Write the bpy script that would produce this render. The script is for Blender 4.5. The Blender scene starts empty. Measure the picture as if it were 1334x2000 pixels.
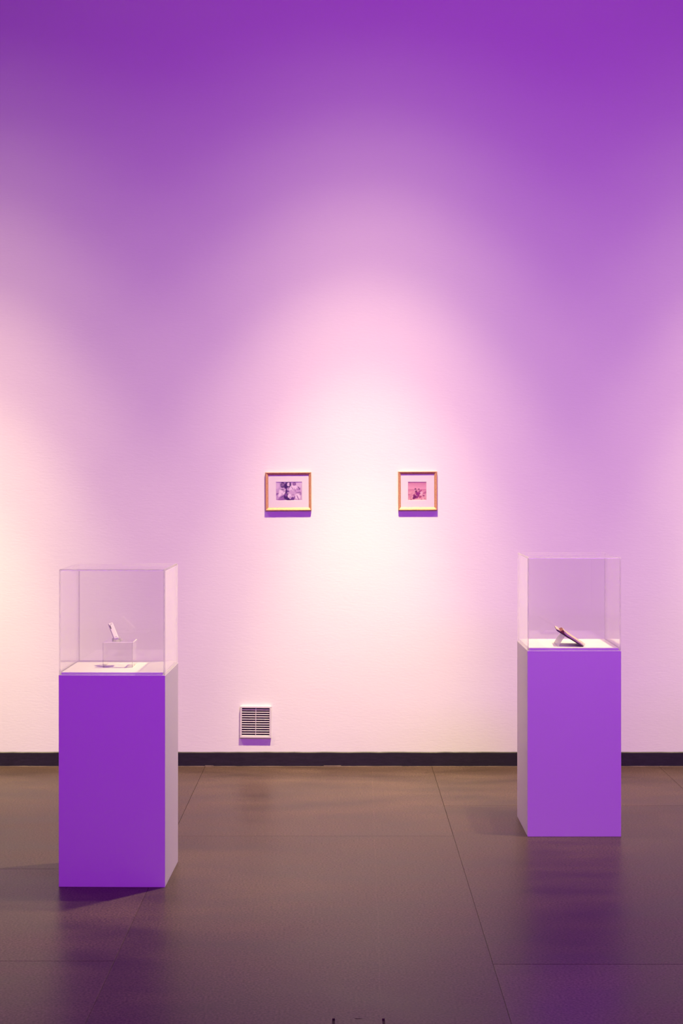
import bpy, bmesh, math, random
from mathutils import Vector, Matrix

random.seed(7)
S = bpy.context.scene
COL = S.collection
R = math.radians

# ------------------------------------------------------------------ camera
F_PX, HORIZON, CX, EYE = 3131.0, 925.0, 667.0, 1.561
WALL_Y = 8.56
cam_d = bpy.data.cameras.new('camera')
cam = bpy.data.objects.new('camera', cam_d); COL.objects.link(cam)
cam.location = (0, 0, EYE); cam.rotation_euler = (R(90), 0, 0)
cam_d.sensor_fit = 'VERTICAL'; cam_d.sensor_height = 36.0; cam_d.sensor_width = 36.0
cam_d.lens = F_PX / 2000 * 36
cam_d.shift_y = (HORIZON - 1000) / 2000
cam_d.clip_start = 0.05
S.camera = cam

# ------------------------------------------------------------------ world, exposure
w = bpy.data.worlds.new('world'); S.world = w; w.use_nodes = True
w.node_tree.nodes['Background'].inputs[0].default_value = (0.02, 0.01, 0.03, 1)
w.node_tree.nodes['Background'].inputs[1].default_value = 0.2
S.view_settings.view_transform = 'Standard'
S.view_settings.look = 'None'
S.view_settings.gamma = 1.0
S.view_settings.use_curve_mapping = False
S.view_settings.exposure = 0.0

# ------------------------------------------------------------------ lights
WARM = (0.98, 0.86, 0.36)        # beam of the track lamps
WARM_HALO = (1.0, 0.73, 0.38)    # their redder field and spill
PURPLE = (0.49, 0.038, 1.04)

def aim(o, target):
    d = Vector(target) - o.location
    o.rotation_euler = d.to_track_quat('-Z', 'Y').to_euler()

def spot(name, loc, target, watts, cone, blend, col, radius=0.045):
    l = bpy.data.lights.new(name, 'SPOT'); l.energy = watts; l.color = col
    l.spot_size = R(cone); l.spot_blend = blend; l.shadow_soft_size = radius
    o = bpy.data.objects.new(name, l); COL.objects.link(o); o.location = loc; aim(o, target)
    return o

def area(name, loc, target, watts, sx, sy, col, spread=math.pi):
    l = bpy.data.lights.new(name, 'AREA'); l.energy = watts; l.color = col
    l.shape = 'RECTANGLE'; l.size = sx; l.size_y = sy; l.spread = spread
    o = bpy.data.objects.new(name, l); COL.objects.link(o); o.location = loc; aim(o, target)
    return o

def lamp(name, loc, target, watts, beams=((12, 0.30), (18, 0.34), (26, 0.25), (36, 0.095), (47, 0.042), (62, 0.020))):
    """one track spot: its beam profile is the sum of nested cones (half angle, share)"""
    for half, share in beams:
        spot(name, loc, target, watts * share, 2 * half, 1.0, WARM if half < 25 else WARM_HALO)

# warm track spots: three washing the wall, two on the plinths
lamp('track_spot_centre', (0.17, 6.97, 4.30), (0.09, 8.45, 0.12), 1540)
lamp('track_spot_left', (-2.06, 6.97, 4.30), (-2.02, 8.40, 0.0), 1500,
     ((12, 0.37), (18, 0.38), (26, 0.24), (36, 0.09), (47, 0.035), (62, 0.020)))
lamp('track_spot_right', (2.40, 6.97, 4.30), (2.32, 8.45, 0.40), 980)
lamp('plinth_spot_left', (0.17, 6.90, 4.30), (-0.50, 6.20, 0.60), 850, ((10, 0.4), (20, 0.4), (30, 0.2)))
lamp('plinth_spot_right', (1.39, 6.74, 4.30), (0.95, 7.05, 0.60), 620, ((10, 0.4), (20, 0.4), (30, 0.2)))
# unseen purple washes; the side pair hangs ahead of the camera, below the ceiling
area('purple_wash_right', (2.2, 2.2, 3.1), (1.9, 8.56, 1.0), 71, 2.8, 1.0, PURPLE, R(118))
area('purple_wash_left', (-2.2, 2.0, 2.8), (-1.1, 8.56, 1.4), 35, 2.6, 1.0, PURPLE, R(118))
area('purple_fill_top', (0.5, 3.6, 4.95), (0.3, 8.56, 4.4), 11.5, 3.0, 0.5, (0.66, 0.085, 0.80), R(110))  # fill added to lift the purple on the upper wall
area('purple_fill_rear', (0.0, -0.5, 4.6), (0.0, -4.0, 2.0), 120, 3.0, 0.8, PURPLE)  # fill added on the front wall for purple bounce and reflections

# ------------------------------------------------------------------ materials
def nt(name):
    m = bpy.data.materials.new(name); m.use_nodes = True
    n = m.node_tree.nodes; l = m.node_tree.links
    return m, n, l, n['Principled BSDF']

def plain(name, col, rough=0.5, spec=0.5, metal=0.0, bump=0.0, bscale=80, var=0.0, stretch=(1, 1, 1)):
    m, n, l, b = nt(name)
    b.inputs['Roughness'].default_value = rough
    b.inputs['Specular IOR Level'].default_value = spec
    b.inputs['Metallic'].default_value = metal
    b.inputs['Base Color'].default_value = (*col, 1)
    if bump or var:
        tc = n.new('ShaderNodeTexCoord'); mp = n.new('ShaderNodeMapping')
        mp.inputs['Scale'].default_value = stretch
        no = n.new('ShaderNodeTexNoise'); no.inputs['Scale'].default_value = bscale
        no.inputs['Detail'].default_value = 4
        l.new(tc.outputs['Object'], mp.inputs[0]); l.new(mp.outputs[0], no.inputs['Vector'])
        if bump:
            bp = n.new('ShaderNodeBump'); bp.inputs['Strength'].default_value = bump
            bp.inputs['Distance'].default_value = 0.002
            l.new(no.outputs[0], bp.inputs['Height']); l.new(bp.outputs[0], b.inputs['Normal'])
        if var:
            cr = n.new('ShaderNodeValToRGB')
            cr.color_ramp.elements[0].position = 0.3; cr.color_ramp.elements[1].position = 0.7
            cr.color_ramp.elements[0].color = (*[c * (1 - var) for c in col], 1)
            cr.color_ramp.elements[1].color = (*[min(1, c * (1 + var)) for c in col], 1)
            l.new(no.outputs[0], cr.inputs[0]); l.new(cr.outputs[0], b.inputs['Base Color'])
    return m

def wall_material():
    m, n, l, b = nt('wall_paint')
    b.inputs['Base Color'].default_value = (0.80, 0.80, 0.80, 1)
    b.inputs['Roughness'].default_value = 0.75
    b.inputs['Specular IOR Level'].default_value = 0.25
    tc = n.new('ShaderNodeTexCoord')
    mp = n.new('ShaderNodeMapping'); mp.inputs['Scale'].default_value = (40, 40, 150)
    a = n.new('ShaderNodeTexNoise'); a.inputs['Scale'].default_value = 1.0; a.inputs['Detail'].default_value = 5
    mp2 = n.new('ShaderNodeMapping'); mp2.inputs['Scale'].default_value = (3.5, 3.5, 9)
    c = n.new('ShaderNodeTexNoise'); c.inputs['Scale'].default_value = 1.0; c.inputs['Detail'].default_value = 3
    mix = n.new('ShaderNodeMath'); mix.operation = 'MULTIPLY_ADD'; mix.inputs[1].default_value = 1.6
    l.new(tc.outputs['Object'], mp.inputs[0]); l.new(mp.outputs[0], a.inputs['Vector'])
    l.new(tc.outputs['Object'], mp2.inputs[0]); l.new(mp2.outputs[0], c.inputs['Vector'])
    l.new(c.outputs[0], mix.inputs[0]); l.new(a.outputs[0], mix.inputs[2])
    bp = n.new('ShaderNodeBump'); bp.inputs['Strength'].default_value = 0.10; bp.inputs['Distance'].default_value = 0.004
    l.new(mix.outputs[0], bp.inputs['Height']); l.new(bp.outputs[0], b.inputs['Normal'])
    return m

def floor_material():
    m, n, l, b = nt('floor_board')
    tc = n.new('ShaderNodeTexCoord'); oi = n.new('ShaderNodeObjectInfo')
    big = n.new('ShaderNodeTexNoise'); big.inputs['Scale'].default_value = 2.2; big.inputs['Detail'].default_value = 5
    mp = n.new('ShaderNodeMapping'); mp.inputs['Scale'].default_value = (1.0, 2.6, 1)
    geo = n.new('ShaderNodeNewGeometry')
    l.new(geo.outputs['Position'], mp.inputs[0]); l.new(mp.outputs[0], big.inputs['Vector'])
    fine = n.new('ShaderNodeTexNoise'); fine.inputs['Scale'].default_value = 125; fine.inputs['Detail'].default_value = 3
    l.new(geo.outputs['Position'], fine.inputs['Vector'])
    # base colour: dark brown-grey, slight differences between boards and blotches
    cr = n.new('ShaderNodeValToRGB')
    cr.color_ramp.elements[0].position = 0.30; cr.color_ramp.elements[0].color = (0.064, 0.041, 0.035, 1)
    cr.color_ramp.elements[1].position = 0.72; cr.color_ramp.elements[1].color = (0.114, 0.073, 0.062, 1)
    l.new(big.outputs[0], cr.inputs[0])
    fr = n.new('ShaderNodeMapRange'); fr.inputs[1].default_value = 0.3; fr.inputs[2].default_value = 0.7
    fr.inputs[3].default_value = 0.50; fr.inputs[4].default_value = 1.50
    l.new(fine.outputs[0], fr.inputs[0])
    rv = n.new('ShaderNodeMapRange'); rv.inputs[3].default_value = 0.9; rv.inputs[4].default_value = 1.1
    l.new(oi.outputs['Random'], rv.inputs[0])
    mu = n.new('ShaderNodeMath'); mu.operation = 'MULTIPLY'
    l.new(fr.outputs[0], mu.inputs[0]); l.new(rv.outputs[0], mu.inputs[1])
    vm = n.new('ShaderNodeVectorMath'); vm.operation = 'SCALE'
    l.new(cr.outputs[0], vm.inputs[0]); l.new(mu.outputs[0], vm.inputs['Scale'])
    # one long worn crease running towards the wall
    sp = n.new('ShaderNodeSeparateXYZ'); l.new(geo.outputs['Position'], sp.inputs[0])
    wob = n.new('ShaderNodeMath'); wob.operation = 'MULTIPLY_ADD'; wob.inputs[1].default_value = 0.02
    l.new(big.outputs[0], wob.inputs[0]); l.new(sp.outputs['X'], wob.inputs[2])
    sl = n.new('ShaderNodeMath'); sl.operation = 'MULTIPLY_ADD'; sl.inputs[1].default_value = -0.013
    l.new(sp.outputs['Y'], sl.inputs[0]); l.new(wob.outputs[0], sl.inputs[2])
    cm = n.new('ShaderNodeMath'); cm.operation = 'COMPARE'; cm.inputs[1].default_value = 0.063; cm.inputs[2].default_value = 0.0016
    l.new(sl.outputs[0], cm.inputs[0])
    cl = n.new('ShaderNodeMapRange'); cl.inputs[3].default_value = 1.0; cl.inputs[4].default_value = 1.22
    l.new(cm.outputs[0], cl.inputs[0])
    vm2 = n.new('ShaderNodeVectorMath'); vm2.operation = 'SCALE'
    l.new(vm.outputs[0], vm2.inputs[0]); l.new(cl.outputs[0], vm2.inputs['Scale'])
    l.new(vm2.outputs[0], b.inputs['Base Color'])
    rr = n.new('ShaderNodeMapRange'); rr.inputs[1].default_value = 0.3; rr.inputs[2].default_value = 0.7
    rr.inputs[3].default_value = 0.31; rr.inputs[4].default_value = 0.39
    l.new(big.outputs[0], rr.inputs[0]); l.new(rr.outputs[0], b.inputs['Roughness'])
    b.inputs['Specular IOR Level'].default_value = 0.11
    # scratches: stretched thin ridges
    sc = n.new('ShaderNodeTexNoise'); sc.inputs['Scale'].default_value = 1.0; sc.inputs['Detail'].default_value = 6
    mp3 = n.new('ShaderNodeMapping'); mp3.inputs['Scale'].default_value = (30, 9, 1); mp3.inputs['Rotation'].default_value = (0, 0, 0.12)
    l.new(geo.outputs['Position'], mp3.inputs[0]); l.new(mp3.outputs[0], sc.inputs['Vector'])
    ad = n.new('ShaderNodeMath'); ad.operation = 'MULTIPLY_ADD'; ad.inputs[1].default_value = 0.5
    l.new(fine.outputs[0], ad.inputs[0]); l.new(sc.outputs[0], ad.inputs[2])
    bp = n.new('ShaderNodeBump'); bp.inputs['Strength'].default_value = 0.18; bp.inputs['Distance'].default_value = 0.002
    l.new(ad.outputs[0], bp.inputs['Height']); l.new(bp.outputs[0], b.inputs['Normal'])
    return m

def acrylic_material(name, tint=(0.998, 0.995, 0.998), haze=0.0, ior=1.49):
    """clear thin acrylic sheet: straight transmission plus Fresnel reflection"""
    m, n, l, b = nt(name); n.remove(b)
    out = n['Material Output']
    tr = n.new('ShaderNodeBsdfTransparent'); tr.inputs[0].default_value = (*tint, 1)
    gl = n.new('ShaderNodeBsdfGlossy'); gl.inputs['Roughness'].default_value = 0.03
    gl.inputs[0].default_value = (1, 1, 1, 1)
    fr = n.new('ShaderNodeFresnel')
    # the sheet does not bend the ray, so the inner faces use the same air-to-acrylic Fresnel as the outer ones
    ge = n.new('ShaderNodeNewGeometry'); mr = n.new('ShaderNodeMapRange')
    mr.inputs[3].default_value = ior; mr.inputs[4].default_value = 1 / ior
    l.new(ge.outputs['Backfacing'], mr.inputs[0]); l.new(mr.outputs[0], fr.inputs[0])
    mx = n.new('ShaderNodeMixShader')
    l.new(fr.outputs[0], mx.inputs[0]); l.new(tr.outputs[0], mx.inputs[1]); l.new(gl.outputs[0], mx.inputs[2])
    last = mx
    if haze:
        df = n.new('ShaderNodeBsdfDiffuse'); df.inputs[0].default_value = (0.9, 0.9, 0.9, 1)
        tl = n.new('ShaderNodeBsdfTranslucent'); tl.inputs[0].default_value = (0.9, 0.9, 0.9, 1)
        m1 = n.new('ShaderNodeMixShader'); m1.inputs[0].default_value = 0.8
        l.new(df.outputs[0], m1.inputs[1]); l.new(tl.outputs[0], m1.inputs[2])
        m2 = n.new('ShaderNodeMixShader'); m2.inputs[0].default_value = haze
        l.new(last.outputs[0], m2.inputs[1]); l.new(m1.outputs[0], m2.inputs[2]); last = m2
    l.new(last.outputs[0], out.inputs['Surface'])
    return m

def print_material(name):
    m, n, l, b = nt(name)
    a = n.new('ShaderNodeVertexColor'); a.layer_name = 'ink'
    l.new(a.outputs[0], b.inputs['Base Color'])
    b.inputs['Roughness'].default_value = 0.5
    return m

M_WALL = wall_material()
M_FLOOR = floor_material()
M_GAP = plain('joint_dirt', (0.075, 0.05, 0.04), 0.8)
M_BASE = plain('baseboard_black', (0.014, 0.012, 0.018), 0.45, bump=0.25, bscale=30, stretch=(1, 1, 3), var=0.25)
M_CEIL = plain('ceiling_paint', (0.5, 0.5, 0.5), 0.9)
M_PLINTH = plain('plinth_paint', (0.80, 0.80, 0.80), 0.55, 0.35, bump=0.05, bscale=60)
M_DECK = plain('deck_paint', (0.84, 0.83, 0.82), 0.5, 0.35)
M_CAULK = plain('caulk', (0.20, 0.16, 0.13), 0.7, var=0.5, bscale=14)
M_ACR = acrylic_material('clear_acrylic')
M_EDGE = acrylic_material('acrylic_edge', (0.97, 0.97, 0.97), haze=0.42)  # white haze mixed in for the light that clear edges carry
M_LIT = plain('painted_edge_highlight', (0.86, 0.84, 0.80), 0.25)  # opaque pale colour stands in for light glowing in clear edges
M_GLAZE = acrylic_material('picture_glass', (0.99, 0.99, 0.99), ior=1.5)
M_GOLD = plain('gilt_wood', (0.62, 0.34, 0.17), 0.4, 0.5, metal=0.1, bump=0.2, bscale=200, var=0.2)
M_BEAD = plain('gilt_bead', (0.62, 0.36, 0.17), 0.35, 0.5, metal=0.1)
M_MAT = plain('mount_board', (0.82, 0.80, 0.79), 0.8)
M_PRINT = print_material('photo_print')
M_VENT = plain('vent_plastic', (0.68, 0.66, 0.67), 0.45)
M_VENT_SHADE = plain('painted_vent_shade', (0.02, 0.015, 0.02), 0.9)  # near-black sheet colour stands in for shade in the vent cavity
M_CASE = plain('cream_case', (0.86, 0.84, 0.77), 0.4)
M_INK = plain('grey_print', (0.22, 0.22, 0.25), 0.6)
M_CASE_SHADE = plain('painted_case_shade', (0.035, 0.03, 0.025), 0.6)  # dark colour painted for the shading on the case's left edge
M_COVER = plain('book_cover', (0.045, 0.022, 0.03), 0.55, var=0.3)
M_PAGE = plain('book_pages', (0.68, 0.55, 0.44), 0.8, bump=0.5, bscale=300, stretch=(0.05, 1, 6), var=0.12)
M_RUST = plain('book_endpaper', (0.22, 0.07, 0.05), 0.7, var=0.2)

# ------------------------------------------------------------------ helpers
def add_box(bm, c, s, rot=None, taper=None):
    M = Matrix.Translation(Vector(c))
    if rot is not None: M = M @ rot.to_4x4()
    M = M @ Matrix.Diagonal((*s, 1))
    r = bmesh.ops.create_cube(bm, size=1.0, matrix=M)
    return r['verts']

def bevel(bm, width, seg=2):
    bmesh.ops.bevel(bm, geom=bm.edges[:], offset=width, segments=seg, affect='EDGES', profile=0.5, clamp_overlap=True)

def obj(name, bm, mat, parent=None, smooth=False, loc=None, rot=None):
    me = bpy.data.meshes.new(name)
    bmesh.ops.recalc_face_normals(bm, faces=bm.faces[:])
    bm.to_mesh(me); bm.free()
    if smooth:
        for p in me.polygons: p.use_smooth = True
    for mm in (mat if isinstance(mat, (list, tuple)) else [mat]): me.materials.append(mm)
    o = bpy.data.objects.new(name, me); COL.objects.link(o)
    if parent: o.parent = parent
    if loc is not None: o.location = loc
    if rot is not None: o.rotation_euler = rot
    return o

def tag(o, label, cat, group=None):
    o['label'] = label; o['category'] = cat
    if group: o['group'] = group
    return o

def thing(name, label, cat, loc, rot=(0, 0, 0), group=None):
    o = bpy.data.objects.new(name, None); COL.objects.link(o)
    o.empty_display_size = 0.05
    o.location = loc; o.rotation_euler = rot
    return tag(o, label, cat, group)

def struct(o, label=None):
    o['kind'] = 'structure'
    if label: o['label'] = label
    return o

def prism(bm, pts, axis_len, y0):
    """extrude an x-z outline along y"""
    a = [bm.verts.new((x, y0, z)) for x, z in pts]
    b = [bm.verts.new((x, y0 + axis_len, z)) for x, z in pts]
    k = len(pts)
    bm.faces.new(a); bm.faces.new(b[::-1])
    for i in range(k):
        bm.faces.new((a[i], a[(i + 1) % k], b[(i + 1) % k], b[i]))

# ------------------------------------------------------------------ room shell
X0, X1, Y0, H = -5.5, 5.5, -4.0, 5.2
def shell(name, c, s, mat):
    bm = bmesh.new(); add_box(bm, c, s)
    return struct(obj(name, bm, mat))
wy = (Y0 + WALL_Y) / 2; ly = WALL_Y - Y0
shell('wall_back', (0, WALL_Y + 0.1, H / 2), (X1 - X0 + 0.4, 0.2, H), M_WALL)['label'] = 'white painted rough-textured gallery wall washed with purple light'
shell('wall_front', (0, Y0 - 0.1, H / 2), (X1 - X0 + 0.4, 0.2, H), M_WALL)
shell('wall_left', (X0 - 0.1, wy, H / 2), (0.2, ly, H), M_WALL)
shell('wall_right', (X1 + 0.1, wy, H / 2), (0.2, ly, H), M_WALL)
shell('ceiling', (0, wy, H + 0.1), (X1 - X0 + 0.4, ly + 0.4, 0.2), M_CEIL)
floor = shell('floor', (0, wy, -0.056), (X1 - X0 + 0.4, ly + 0.4, 0.10), M_GAP)
floor['label'] = 'dark brown-grey boarded floor with a faint satin sheen'

# floor boards: 1.21 m wide columns with staggered cross joints
HATCH_X0, HATCH_X1, HATCH_Y1 = -0.0265, 0.1235, 4.593
HATCH_Y0 = HATCH_Y1 - 0.15
GAPW = 0.0005
def board(x0, x1, y0, y1, hole=None):
    bm = bmesh.new()
    x0 += GAPW; x1 -= GAPW; y0 += GAPW; y1 -= GAPW
    if hole is None:
        add_box(bm, ((x0 + x1) / 2, (y0 + y1) / 2, -0.003), (x1 - x0, y1 - y0, 0.006))
        top = [e for e in bm.edges if all(v.co.z > -0.001 for v in e.verts)]
        bmesh.ops.bevel(bm, geom=top, offset=0.0014, segments=2, affect='EDGES', profile=0.5)
    else:
        hx0, hx1, hy0, hy1 = hole
        xs = [x0, hx0, hx1, x1]; ys = [y0, hy0, hy1, y1]
        V = {}
        for k, z in enumerate((-0.006, 0.0)):
            for i, x in enumerate(xs):
                for j, y in enumerate(ys): V[i, j, k] = bm.verts.new((x, y, z))
        for i in range(3):
            for j in range(3):
                if (i, j) == (1, 1): continue
                for k in (0, 1): bm.faces.new((V[i, j, k], V[i + 1, j, k], V[i + 1, j + 1, k], V[i, j + 1, k]))
        def side(a, b): bm.faces.new((V[(*a, 0)], V[(*b, 0)], V[(*b, 1)], V[(*a, 1)]))
        for i in range(3):
            for j in (0, 3): side((i, j), (i + 1, j)); side((j, i), (j, i + 1))
        side((1, 1), (2, 1)); side((2, 1), (2, 2)); side((2, 2), (1, 2)); side((1, 2), (1, 1))
    return obj('floor_board', bm, M_FLOOR, floor)


xb = [-0.727 - 1.2095 * k for k in range(4, 0, -1)] + [-0.727, 0.482] + [0.482 + 1.2095 * k for k in range(1, 5)]

xb = [X0] + [x for x in xb if X0 + 0.1 < x < X1 - 0.1] + [X1]
rb = random.Random(3)
for i in range(len(xb) - 1):
    a, b_ = xb[i], xb[i + 1]
    if abs(a + 0.727) < 1e-3: js = [4.10, 6.903]
    elif abs(b_ + 0.727) < 1e-3: js = [2.69, 5.134, 6.33]
    elif abs(a - 0.482) < 1e-3: js = [2.66, 5.10, 7.54]
    else:
        s0 = rb.uniform(0, 2.4); js = [s0 + 2.44 * k for k in range(4)]
    lo = js[0] - 2.44
    pre = []
    while lo > Y0 + 0.2: pre.append(lo); lo -= 2.44
    ys = [Y0] + sorted(pre) + [j for j in js if j < WALL_Y - 0.15] + [WALL_Y]
    for j in range(len(ys) - 1):
        hole = None
        if a < 0.05 < b_ and ys[j] < HATCH_Y0 and HATCH_Y1 < ys[j + 1]:
            hole = (HATCH_X0, HATCH_X1, HATCH_Y0, HATCH_Y1)
        board(a, b_, ys[j], ys[j + 1], hole)

# baseboard: slightly wavy top line, split where the strips meet
def baseboard():
    bm = bmesh.new()
    x = X0; prof = []
    r_ = random.Random(11)
    while x < X1 + 0.001:
        prof.append((x, 0.0755 + r_.uniform(-0.0008, 0.0012))); x += 0.05
    y0, y1 = WALL_Y - 0.011, WALL_Y
    rows = []
    for x, z in prof:
        rows.append([bm.verts.new(p) for p in ((x, y0, 0.0), (x, y0, z - 0.003), (x, y0 + 0.003, z), (x, y1, z), (x, y1, 0.0))])
    for p, q in zip(rows, rows[1:]):
        for k in range(5): bm.faces.new((p[k], p[(k + 1) % 5], q[(k + 1) % 5], q[k]))
    bm.faces.new(rows[0]); bm.faces.new(rows[-1][::-1])
    return struct(obj('baseboard_back', bm, M_BASE), 'black painted baseboard along the foot of the wall')
bb = baseboard()
bm = bmesh.new(); r_ = random.Random(5); x = X0
while x < X1:
    lw = r_.uniform(0.04, 0.25); h_ = r_.choice((0.0012, 0.0016, 0.002, 0.0045)) if lw < 0.1 else r_.uniform(0.001, 0.002)
    add_box(bm, (x + lw / 2, WALL_Y - 0.0130, h_ / 2), (lw, 0.004, h_)); x += lw
obj('caulk_line', bm, M_CAULK, bb)['kind'] = 'stuff'

# ------------------------------------------------------------------ floor hatch at the bottom edge of the picture
hatch = thing('floor_hatch', 'square floor outlet hatch lid set flush in the floor boards, with a finger notch', 'hatch',
              ((HATCH_X0 + HATCH_X1) / 2, (HATCH_Y0 + HATCH_Y1) / 2, -0.006))
bm = bmesh.new()
hw = (HATCH_X1 - HATCH_X0) / 2; hd = 0.075; g = 0.0075; n0 = 0.012; nd = 0.006
outline = [(-hw + g, -hd + 0.002), (hw - g, -hd + 0.002), (hw - g, hd - 0.0015), (n0, hd - 0.0015)]
for k in range(1, 8):
    t = math.pi * k / 8; outline.append((n0 * math.cos(t), hd - 0.0015 - nd * math.sin(t)))
outline += [(-n0, hd - 0.0015), (-hw + g, hd - 0.0015)]
lo = [bm.verts.new((x, y, 0.001)) for x, y in outline]; up = [bm.verts.new((x, y, 0.0066)) for x, y in outline]
bm.faces.new(lo[::-1]); bm.faces.new(up)
for i in range(len(outline)):
    j = (i + 1) % len(outline); bm.faces.new((lo[i], lo[j], up[j], up[i]))
obj('lid', bm, M_FLOOR, hatch)
bm = bmesh.new(); add_box(bm, (0, 0, 0.0003), (2 * hw - 0.001, 2 * hd - 0.001, 0.0006))
obj('hatch_well', bm, M_GAP, hatch)

# ------------------------------------------------------------------ plinths and acrylic covers
PW, PH = 0.403, 0.80
def plinth(loc, rz, label):
    t = thing('plinth', label, 'plinth', loc, (0, 0, rz), 'white display plinths')
    bm = bmesh.new(); add_box(bm, (0, 0, PH / 2), (PW, PW, PH)); bevel(bm, 0.0016, 2)
    obj('body', bm, M_PLINTH, t)
    bm = bmesh.new(); add_box(bm, (0, 0, PH + 0.005), (PW - 0.018, PW - 0.018, 0.0096)); bevel(bm, 0.0008, 1)
    obj('deck', bm, M_DECK, t)['label'] = 'raised white deck board inside the cover'
    return t

def cover(loc, rz, label, height):
    """five-sided acrylic cover standing on the plinth rim"""
    t = thing('acrylic_cover', label, 'display cover', loc, (0, 0, rz), 'clear acrylic covers')
    T = 0.005; w_ = PW - 0.001
    bm = bmesh.new()
    add_box(bm, (0, 0, height / 2), (w_, w_, height))
    e = [e for e in bm.edges if any(v.co.z > 0.01 for v in e.verts)]
    bmesh.ops.bevel(bm, geom=e, offset=0.006, segments=4, affect='EDGES', profile=0.5)
    dead = [f for f in bm.faces if all(v.co.z < 1e-4 for v in f.verts)]
    bmesh.ops.delete(bm, geom=dead, context='FACES')
    # inner skin and bottom rim
    outer = bm.faces[:]
    bmesh.ops.recalc_face_normals(bm, faces=outer)
    if sum((f.normal.dot(f.calc_center_median() - Vector((0, 0, height / 2))) for f in outer)) < 0:
        bmesh.ops.reverse_faces(bm, faces=outer)
    bmesh.ops.solidify(bm, geom=outer, thickness=T)
    me = bpy.data.meshes.new('shell')
    bm.to_mesh(me); bm.free()
    me.materials.append(M_ACR); me.materials.append(M_EDGE)
    for p in me.polygons:
        n_ = [abs(c) for c in p.normal]
        edge = max(n_) < 0.999 or (p.normal.z < -0.9 and p.center.z < 0.001) or p.area < 0.0009
        p.material_index = 1 if edge else 0
    o = bpy.data.objects.new('shell', me); COL.objects.link(o); o.parent = t
    return t

DL, DR = 6.05, 6.89
LX = (218.9 - CX) * DL / F_PX; RX = (1121.8 - CX) * DR / F_PX
LROT = R(-1.1)
LC = (LX + 0.003, DL + PW / 2, 0); RC = (RX, DR + PW / 2, 0)
plinth(LC, LROT, 'white square plinth nearest the camera, under the cover with the clear riser')
plinth(RC, 0, 'white square plinth standing nearer the wall, under the cover with the open book')
CH_L, CH_R = 0.400, 0.402
cover((LC[0], LC[1], PH), LROT, 'clear acrylic cover over the small cream case on the riser', CH_L)
cover((RC[0], RC[1], PH), 0, 'clear acrylic cover over the open brown book', CH_R)
DECK = PH + 0.0098

def at(px, Y): return (px - CX) * Y / F_PX
def zat(py, Y): return EYE - (py - HORIZON) * Y / F_PX

# ---- riser inside the left cover
RY0 = 6.215; RW = 0.116; RD = 0.115; RHt = 0.098
rx = at(230.0, RY0)
riser = thing('acrylic_riser', 'small clear acrylic riser block on the white deck under the cream case', 'riser', (rx, RY0 + RD / 2, DECK))
T = 0.003
bm = bmesh.new(); add_box(bm, (0, 0, RHt - T / 2), (RW, RD, T)); obj('top_plate', bm, M_ACR, riser)
bm = bmesh.new(); add_box(bm, (0, -RD / 2 - 0.0006, RHt - 0.0014), (RW, 0.0008, 0.0032), Matrix.Rotation(R(-42), 3, 'X')); obj('front_highlight', bm, M_LIT, riser)  # added pale strip, tilted to read as a lit edge
bm = bmesh.new(); add_box(bm, (RW / 2 + 0.0006, 0, RHt - 0.0014), (0.0008, RD, 0.0032), Matrix.Rotation(R(-42), 3, 'Y')); obj('side_highlight', bm, M_LIT, riser)
for sx in (-1, 1):
    bm = bmesh.new(); add_box(bm, (sx * (RW / 2 - T / 2), 0, (RHt - T) / 2), (T, RD, RHt - T)); obj('side_panel', bm, M_ACR, riser)
bm = bmesh.new(); add_box(bm, (0, -RD / 2 + T / 2, (RHt - T) / 2), (RW - 2 * T, T, RHt - T)); obj('front_panel', bm, M_ACR, riser)
# hazy strips painted in for the light caught by the sheet edges
for sx in (-1, 1):
    bm = bmesh.new(); add_box(bm, (sx * (RW / 2 - 0.0008), -RD / 2 - 0.0004, (RHt - T) / 2), (0.0016, 0.0008, RHt - T))
    obj('panel_edge', bm, M_EDGE, riser)

# ---- stand and cream case on the riser
ty = RY0 + RD / 2; tz = DECK + RHt
stand = thing('clear_stand', 'tiny clear two-armed acrylic stand on top of the riser', 'stand', (at(229.5, ty), ty, tz))
def arm(pts, y0, ln, par, nm):
    bm = bmesh.new(); prism(bm, pts, ln, y0); return obj(nm, bm, M_EDGE, par)
bm = bmesh.new(); add_box(bm, (0, 0, 0.001), (0.036, 0.05, 0.002)); obj('foot', bm, M_EDGE, stand)
bm = bmesh.new(); add_box(bm, (0.0125, -0.017, 0.008), (0.009, 0.010, 0.012)); bevel(bm, 0.002); obj('front_stop', bm, M_EDGE, stand)
bm = bmesh.new(); add_box(bm, (-0.0155, -0.017, 0.0065), (0.006, 0.010, 0.009)); bevel(bm, 0.002); obj('back_rest', bm, M_EDGE, stand)
CT, CL, CD = 0.0190, 0.098, 0.011
rot = Matrix.Rotation(R(-54), 4, 'X') @ Matrix.Rotation(R(-21), 4, 'Y')
case = thing('cream_case', 'small narrow cream case with painted-on edge shading, leaning on the clear stand', 'case',
             (at(230.6, ty), ty - 0.040, tz + 0.0090), rot.to_euler())
bm = bmesh.new(); add_box(bm, (0, 0, CL / 2), (CT, CD, CL)); bevel(bm, 0.0028, 3); obj('shell', bm, M_CASE, case)
bm = bmesh.new(); add_box(bm, (-CT / 2 + 0.0040, -CD / 2 - 0.0001, CL * 0.74), (0.0034, 0.0012, 0.022)); bevel(bm, 0.0005, 1); obj('edge_shade', bm, M_CASE_SHADE, case)['label'] = 'painted shading along one side of the face'
for zf in (0.09, 0.90):
    bm = bmesh.new(); add_box(bm, (0.001, -CD / 2 - 0.00005, CL * zf), (0.009, 0.0005, 0.0016)); obj('print_line', bm, M_INK, case)

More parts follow.
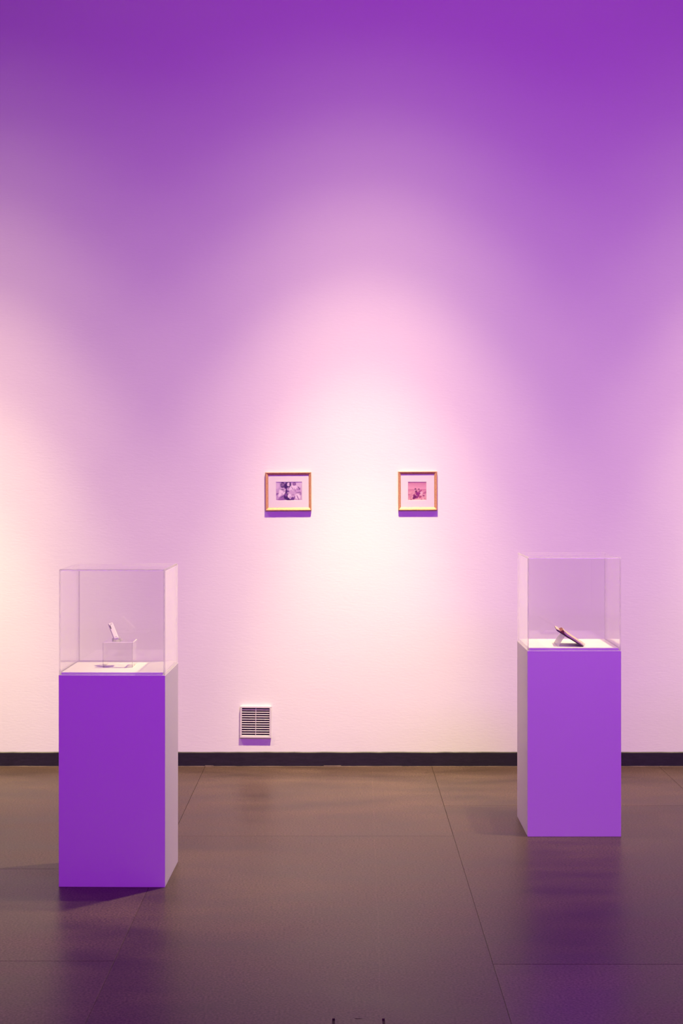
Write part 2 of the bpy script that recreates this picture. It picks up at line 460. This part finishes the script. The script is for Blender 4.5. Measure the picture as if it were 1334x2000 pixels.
# ---- open book on a clear cradle inside the right cover
by = DR + 0.135
bx = at(1110.0, by)
cradle = thing('book_cradle', 'bent clear acrylic cradle holding up the open book', 'book stand', (bx, by, DECK))
th = R(31.5)
def P(px, py): return ((px - 1110.0) * by / F_PX, zat(py, by) - DECK)
def sheet(a, b, t=0.003):
    d = Vector((b[0] - a[0], b[1] - a[1])).normalized(); n_ = Vector((-d.y, d.x)) * t
    return [(a[0], a[1]), (b[0], b[1]), (b[0] + n_.x, b[1] + n_.y), (a[0] + n_.x, a[1] + n_.y)]
foot_x = P(1086, 1262)[0]
ridge = P(1099.5, 1239.0); toe = (P(1136.0, 1262)[0], 0.0045)
bm = bmesh.new(); prism(bm, sheet((foot_x, 0.0), ridge), 0.138, -0.069); obj('back_leg', bm, M_EDGE, cradle)
bm = bmesh.new(); prism(bm, sheet(toe, ridge), 0.138, -0.069); obj('slope', bm, M_EDGE, cradle)
bm = bmesh.new(); prism(bm, sheet((toe[0] - 0.001, 0.0), (toe[0] + 0.007, 0.012)), 0.138, -0.069); obj('lip', bm, M_EDGE, cradle)

def book():
    # local frame: u runs down the slope, v is the slope normal
    o0 = P(1135.8, 1259.6)
    d = Vector((-math.cos(th), math.sin(th))); n_ = Vector((math.sin(th), math.cos(th)))
    def L(u, v): q = Vector(o0) + d * u + n_ * v; return (q.x, q.y)
    t = thing('open_book', 'old dark-covered book with tan pages lying open on the clear cradle', 'book', (bx, by, DECK), (0, 0, R(-4.5)))
    D = 0.150; y0 = -0.075
    bm = bmesh.new(); prism(bm, [L(0, -0.001), L(0.100, -0.001), L(0.100, 0.0042), L(0, 0.0042)], D, y0); obj('cover_board', bm, M_COVER, t)
    bm = bmesh.new(); prism(bm, [L(0.003, 0.0044), L(0.084, 0.0044), L(0.097, 0.0075), L(0.104, 0.0150), L(0.100, 0.0165), L(0.090, 0.0130), L(0.006, 0.0095)], D - 0.006, y0 + 0.003)
    obj('page_block', bm, M_PAGE, t)
    bm = bmesh.new(); prism(bm, [L(0.086, 0.0044), L(0.118, 0.0044), L(0.110, 0.016), L(0.1045, 0.0165), L(0.0975, 0.0085)], D - 0.02, y0 + 0.006)
    obj('endpaper', bm, M_RUST, t)['label'] = 'rust-brown endpaper bulging at the spine'
    bm = bmesh.new(); prism(bm, [L(0.1005, -0.001), L(0.132, 0.0), L(0.137, 0.0046), L(0.1005, 0.0040)], D, y0); obj('cover_board', bm, M_COVER, t)
    bm = bmesh.new(); prism(bm, [L(0.117, 0.0046), L(0.136, 0.0050), L(0.135, 0.0062), L(0.124, 0.0082), L(0.117, 0.0066)], D - 0.006, y0 + 0.003)
    obj('page_block', bm, M_PAGE, t)
book()

# ------------------------------------------------------------------ framed photographs
def ell(cx, cy, rx_, ry_, col, rot=0, soft=0.35): return ('e', cx, cy, rx_, ry_, col, rot, soft)
def painted(shapes, bg, w_, h_, nx, ny):
    """flat print: colour per grid corner from a list of soft ellipses"""
    bm = bmesh.new(); lay = bm.loops.layers.float_color.new('ink')
    V = [[bm.verts.new((w_ * (i / nx - 0.5), 0, h_ * (0.5 - j / ny))) for i in range(nx + 1)] for j in range(ny + 1)]
    C = {}
    rr = random.Random(2)
    for j in range(ny + 1):
        for i in range(nx + 1):
            u, v = i / nx, j / ny
            c = Vector(bg(u, v))
            for _, cx, cy, ax, ay, col, rot, soft in shapes:
                dx, dy = (u - cx) * w_ / h_, v - cy
                cs, sn = math.cos(rot), math.sin(rot)
                q = math.hypot((dx * cs + dy * sn) / (ax * w_ / h_), (-dx * sn + dy * cs) / ay)
                k = min(1, max(0, (1 + soft - q) / (2 * soft)))
                k = k * k * (3 - 2 * k)
                c = c.lerp(Vector(col), k)
            c = c * rr.uniform(0.86, 1.14)
            C[V[j][i]] = (c.x, c.y, c.z, 1)
    for j in range(ny):
        for i in range(nx):
            f = bm.faces.new((V[j][i], V[j + 1][i], V[j + 1][i + 1], V[j][i + 1]))
            for lp in f.loops: lp[lay] = C[lp.vert]
    return bm

def picture(px0, px1, py0, py1, inner, win, shapes, bg, label, photo_label, tilt_=0.0):
    k = WALL_Y / F_PX
    W = (px1 - px0) * k; Hh = (py1 - py0) * k
    cx_, cz_ = at((px0 + px1) / 2, WALL_Y), zat((py0 + py1) / 2, WALL_Y)
    t = thing('picture_frame', label, 'framed photograph', (cx_, WALL_Y, cz_), (0, tilt_, 0), 'small framed photographs on the wall')
    Dp = 0.0205
    il, ir, it, ib = [(inner[0] - px0) * k - W / 2, (inner[1] - px0) * k - W / 2, Hh / 2 - (inner[2] - py0) * k, Hh / 2 - (inner[3] - py0) * k]
    outer = [(-W / 2, -Hh / 2), (W / 2, -Hh / 2), (W / 2, Hh / 2), (-W / 2, Hh / 2)]
    inn = [(il, ib), (ir, ib), (ir, it), (il, it)]
    # moulding profile: (share outer->inner, depth)
    prof = [(0.0, 0.0), (0.0, 0.0165), (0.10, Dp - 0.001), (0.26, Dp), (0.40, Dp - 0.001), (0.60, 0.0180), (0.85, 0.0155), (1.0, 0.0140), (1.0, 0.0)]
    for q in range(4):
        bm = bmesh.new(); a0, a1 = outer[q], outer[(q + 1) % 4]; b0, b1 = inn[q], inn[(q + 1) % 4]
        r0 = [bm.verts.new((a0[0] + (b0[0] - a0[0]) * s, -dd, a0[1] + (b0[1] - a0[1]) * s)) for s, dd in prof]
        r1 = [bm.verts.new((a1[0] + (b1[0] - a1[0]) * s, -dd, a1[1] + (b1[1] - a1[1]) * s)) for s, dd in prof]
        m_ = len(prof)
        for i in range(m_): bm.faces.new((r0[i], r0[(i + 1) % m_], r1[(i + 1) % m_], r1[i]))
        bm.faces.new(r0); bm.faces.new(r1[::-1])
        rail = obj('rail', bm, M_GOLD, t)
        # row of beads along the ridge
        bm = bmesh.new(); s = 0.17
        p0 = Vector((a0[0] + (b0[0] - a0[0]) * s, a0[1] + (b0[1] - a0[1]) * s)); p1 = Vector((a1[0] + (b1[0] - a1[0]) * s, a1[1] + (b1[1] - a1[1]) * s))
        ln = (p1 - p0).length; nb = int(ln / 0.0042)
        for i in range(nb):
            p = p0.lerp(p1, (i + 0.5) / nb)
            bmesh.ops.create_icosphere(bm, subdivisions=1, radius=0.0017, matrix=Matrix.Translation((p.x, -Dp + 0.0003, p.y)))
        bo = obj('beading', bm, M_BEAD, rail); bo['kind'] = 'stuff'
    # mount with window
    wl, wr, wt, wb = [(win[0] - px0) * k - W / 2, (win[1] - px0) * k - W / 2, Hh / 2 - (win[2] - py0) * k, Hh / 2 - (win[3] - py0) * k]
    e = 0.0005
    xs = [il + e, wl, wr, ir - e]; zs = [ib + e, wb, wt, it - e]
    bm = bmesh.new(); V = {}
    for i, x in enumerate(xs):
        for j, z in enumerate(zs):
            for kk, y in enumerate((-0.0110, -0.0090)):
                dx = (0.0012 if i == 1 else -0.0012 if i == 2 else 0) * (1 if kk == 1 else 0)
                dz = (0.0012 if j == 1 else -0.0012 if j == 2 else 0) * (1 if kk == 1 else 0)
                V[i, j, kk] = bm.verts.new((x + (dx if 0 < j < 3 else 0), y, z + (dz if 0 < i < 3 else 0)))
    for i in range(3):
        for j in range(3):
            if (i, j) != (1, 1):
                for kk in (0, 1): bm.faces.new((V[i, j, kk], V[i + 1, j, kk], V[i + 1, j + 1, kk], V[i, j + 1, kk]))
    ring = [(1, 1), (2, 1), (2, 2), (1, 2)]
    for q in range(4):
        a, b_ = ring[q], ring[(q + 1) % 4]
        bm.faces.new((V[(*a, 0)], V[(*b_, 0)], V[(*b_, 1)], V[(*a, 1)]))
    obj('mount', bm, M_MAT, t)['label'] = 'pale mount board with a cut window'
    bm = painted(shapes, bg, wr - wl, wt - wb, 108, int(108 * (wt - wb) / (wr - wl)))
    p = obj('photo_print', bm, M_PRINT, t, loc=((wl + wr) / 2, -0.0085, (wt + wb) / 2)); p['label'] = photo_label
    bm = bmesh.new(); add_box(bm, ((il + ir) / 2, -0.0122, (it + ib) / 2), (ir - il - e, 0.0012, it - ib - e))
    obj('glazing', bm, M_GLAZE, t)
    bm = bmesh.new(); add_box(bm, ((il + ir) / 2, -0.0040, (it + ib) / 2), (ir - il - e, 0.0076, it - ib - e))
    obj('backing_board', bm, M_MAT, t)

# black-and-white group snapshot, purple glass reflection painted into its tones (u right, v down)
DK, MD, LT, PA = (0.035, 0.006, 0.10), (0.21, 0.09, 0.30), (0.58, 0.42, 0.62), (0.82, 0.72, 0.82)
def A(x, y): return ((x - 415) / 545, (y - 383) / 392)
def E(x, y, rx_, ry_, col, rot=0, soft=0.2):
    u, v = A(x, y); return ell(u, v, rx_ / 545, ry_ / 392, col, rot, soft)
def bg1(u, v):
    if v < 0.5: return Vector((0.52, 0.38, 0.60)).lerp(Vector((0.66, 0.54, 0.68)), u)
    return Vector((0.50, 0.34, 0.54)).lerp(Vector((0.60, 0.46, 0.62)), u)
fam = [E(440, 450, 50, 80, (0.66, 0.52, 0.70)), E(870, 430, 90, 60, (0.70, 0.58, 0.72)),
       E(440, 645, 45, 25, MD, -0.3), E(520, 735, 95, 45, (0.30, 0.15, 0.40), 0.1), E(450, 700, 40, 60, (0.52, 0.36, 0.58), 0.5),
       E(555, 450, 46, 62, DK), E(555, 428, 36, 6, LT, 0.1), E(552, 458, 38, 6, LT, -0.05), E(552, 485, 32, 5, (0.4, 0.25, 0.46)),
       E(660, 480, 72, 95, DK), E(622, 560, 40, 70, DK),
       E(678, 438, 30, 38, PA), E(664, 430, 8, 4, DK), E(692, 430, 8, 4, DK), E(680, 458, 12, 4, MD), E(715, 440, 16, 50, DK),
       E(676, 535, 32, 34, LT), E(676, 530, 26, 5, DK), E(672, 580, 32, 16, (0.14, 0.05, 0.24)), E(676, 556, 12, 5, PA),
       E(545, 590, 70, 62, PA, -0.5), E(580, 545, 46, 26, LT), E(550, 548, 40, 8, DK, 0.15), E(590, 585, 34, 6, MD, -0.2), E(520, 625, 40, 8, MD, 0.4),
       E(500, 640, 30, 60, PA, 0.5), E(548, 690, 34, 12, (0.16, 0.06, 0.26), -0.6),
       E(755, 540, 62, 85, PA, 0.2), E(765, 530, 6, 60, MD, -0.55), E(735, 600, 40, 50, LT), E(800, 430, 36, 38, (0.20, 0.08, 0.28)), E(800, 425, 14, 16, (0.40, 0.24, 0.46)),
       E(815, 500, 45, 40, PA), E(800, 600, 30, 60, LT, 0.3), E(820, 570, 8, 60, (0.36, 0.2, 0.42), -0.5),
       E(890, 560, 60, 60, LT), E(895, 515, 8, 40, DK, -0.5), E(915, 530, 6, 26, MD, 0.5), E(880, 545, 44, 7, (0.32, 0.16, 0.4), 0.25), E(895, 605, 50, 9, MD, -0.15), E(930, 640, 16, 40, (0.34, 0.2, 0.42)),
       E(640, 690, 66, 66, DK), E(625, 660, 30, 30, (0.2, 0.08, 0.3)), E(700, 680, 40, 48, PA), E(690, 745, 70, 28, DK), E(712, 715, 22, 32, LT), E(765, 735, 34, 34, (0.13, 0.05, 0.22)), E(770, 660, 40, 42, LT), E(772, 655, 22, 5, MD),
       E(870, 690, 60, 52, PA, 0.5), E(872, 715, 9, 62, (0.24, 0.1, 0.32), -0.45), E(800, 720, 10, 50, MD, 0.3), E(935, 700, 12, 50, LT)]
picture(518.7, 608.2, 922.3, 997.3, (524.2, 603.2, 927.6, 991.4), (539.0, 590.0, 941.0, 977.6), fam, bg1,
        'small gilt picture frame holding a landscape black-and-white group snapshot', 'black-and-white snapshot of several people sitting close together, purple reflection painted in', R(-0.35))

P_DK, P_MD, P_LT = (0.14, 0.012, 0.08), (0.42, 0.11, 0.20), (0.78, 0.52, 0.54)
def B(x, y): return ((x - 402) / 460, (y - 452) / 460)
def G(x, y, rx_, ry_, col, rot=0, soft=0.2):
    u, v = B(x, y); return ell(u, v, rx_ / 460, ry_ / 460, col, rot, soft)
def bg2(u, v):
    if v < 0.40: return Vector((0.60, 0.23, 0.34)).lerp(Vector((0.74, 0.40, 0.48)), v / 0.36)
    if v < 0.50: return Vector((0.56, 0.22, 0.32)).lerp(Vector((0.66, 0.30, 0.38)), (v - 0.4) / 0.1)
    return Vector((0.68, 0.34, 0.40)).lerp(Vector((0.72, 0.40, 0.42)), (v - 0.5) * 2)
duo = [G(450, 770, 80, 12, P_MD, -0.1), G(450, 730, 26, 8, P_LT), G(500, 790, 90, 50, (0.62, 0.28, 0.36), -0.5), G(830, 720, 60, 26, (0.46, 0.14, 0.26), -0.5), G(560, 740, 60, 20, (0.70, 0.40, 0.44), -0.5),
       G(588, 632, 22, 20, P_DK), G(585, 668, 16, 20, P_LT), G(606, 700, 26, 36, P_DK, -0.3), G(625, 745, 30, 46, (0.24, 0.02, 0.16)), G(585, 735, 20, 22, (0.50, 0.16, 0.26)),
       G(555, 790, 28, 34, (0.30, 0.05, 0.16), 0.4), G(580, 830, 46, 40, P_DK), G(545, 860, 30, 26, P_DK), G(625, 835, 30, 32, (0.26, 0.03, 0.16)), G(500, 840, 8, 50, P_LT, 0.5), G(475, 835, 22, 30, (0.60, 0.28, 0.30)), G(480, 890, 30, 14, (0.40, 0.10, 0.16)),
       G(672, 640, 18, 20, P_DK), G(662, 668, 14, 16, P_LT), G(680, 730, 34, 60, (0.30, 0.03, 0.18), 0.1), G(665, 790, 30, 44, (0.28, 0.03, 0.18), 0.3), G(655, 690, 16, 24, (0.66, 0.30, 0.40)),
       G(730, 668, 18, 14, (0.34, 0.05, 0.16)), G(715, 690, 20, 16, (0.36, 0.05, 0.18)), G(738, 730, 24, 40, (0.80, 0.58, 0.60), 0.2), G(705, 716, 10, 9, PA), G(720, 775, 36, 22, P_LT, -0.4),
       G(785, 798, 34, 16, (0.26, 0.03, 0.13), 0.1), G(710, 825, 34, 26, (0.38, 0.07, 0.14), -0.6), G(740, 790, 30, 10, P_LT, 0.4), G(690, 850, 18, 10, (0.4, 0.1, 0.16)),
       G(780, 880, 50, 20, (0.76, 0.48, 0.46)), G(740, 885, 12, 22, (0.52, 0.2, 0.24)), G(820, 870, 10, 20, (0.52, 0.2, 0.24)), G(660, 885, 40, 12, (0.74, 0.46, 0.44))]
picture(777.6, 853.6, 920.7, 996.7, (782.6, 848.0, 926.0, 990.6), (796.6, 832.8, 941.0, 977.0), duo, bg2,
        'small gilt picture frame holding a square rose-pink outdoor snapshot', 'rose-pink snapshot of people sitting on open ground', R(-0.2))

# ------------------------------------------------------------------ wall vent
def vent():
    k = WALL_Y / F_PX
    cx_, cz_ = at(499.6, WALL_Y), zat(1409.6, WALL_Y)
    t = thing('air_vent', 'square white louvred air vent low on the wall above the baseboard', 'vent', (cx_, WALL_Y, cz_), (0, R(0.5), 0))
    W, Hh, D, b = 0.1665, 0.1685, 0.017, 0.0095
    bm = bmesh.new(); add_box(bm, (0, -0.0015, 0), (W - 2 * b, 0.002, Hh - 2 * b)); obj('cavity_sheet', bm, M_VENT_SHADE, t)
    rails = [((0, 0, Hh / 2 - b / 2), (W, D, b)), ((0, 0, -Hh / 2 + b / 2), (W, D, b)), ((-W / 2 + b / 2, 0, 0), (b, D, Hh - 2 * b)), ((W / 2 - b / 2, 0, 0), (b, D, Hh - 2 * b))]
    for c, s in rails:
        bm = bmesh.new(); add_box(bm, (c[0], -D / 2, c[2]), s); bevel(bm, 0.0012, 2); obj('frame_rail', bm, M_VENT, t)
    bm = bmesh.new(); add_box(bm, (0.0005, -D / 2 + 0.0015, 0), (0.0028, D - 0.003, Hh - 2 * b)); obj('mullion', bm, M_VENT, t)
    n = 12; ih = Hh - 2 * b
    src = None
    for i in range(n):
        z = ih / 2 - ih * (i + 0.80) / n
        if src is None:
            bm = bmesh.new(); add_box(bm, (0, 0, 0), (W - 2 * b, 0.0075, 0.0034), Matrix.Rotation(R(22), 3, 'X')); bevel(bm, 0.0006, 1)
            src = obj('slat', bm, M_VENT, t); s = src
        else:
            s = src.copy(); COL.objects.link(s); s.parent = t
        s.location = (0, -0.0098, z)
vent()
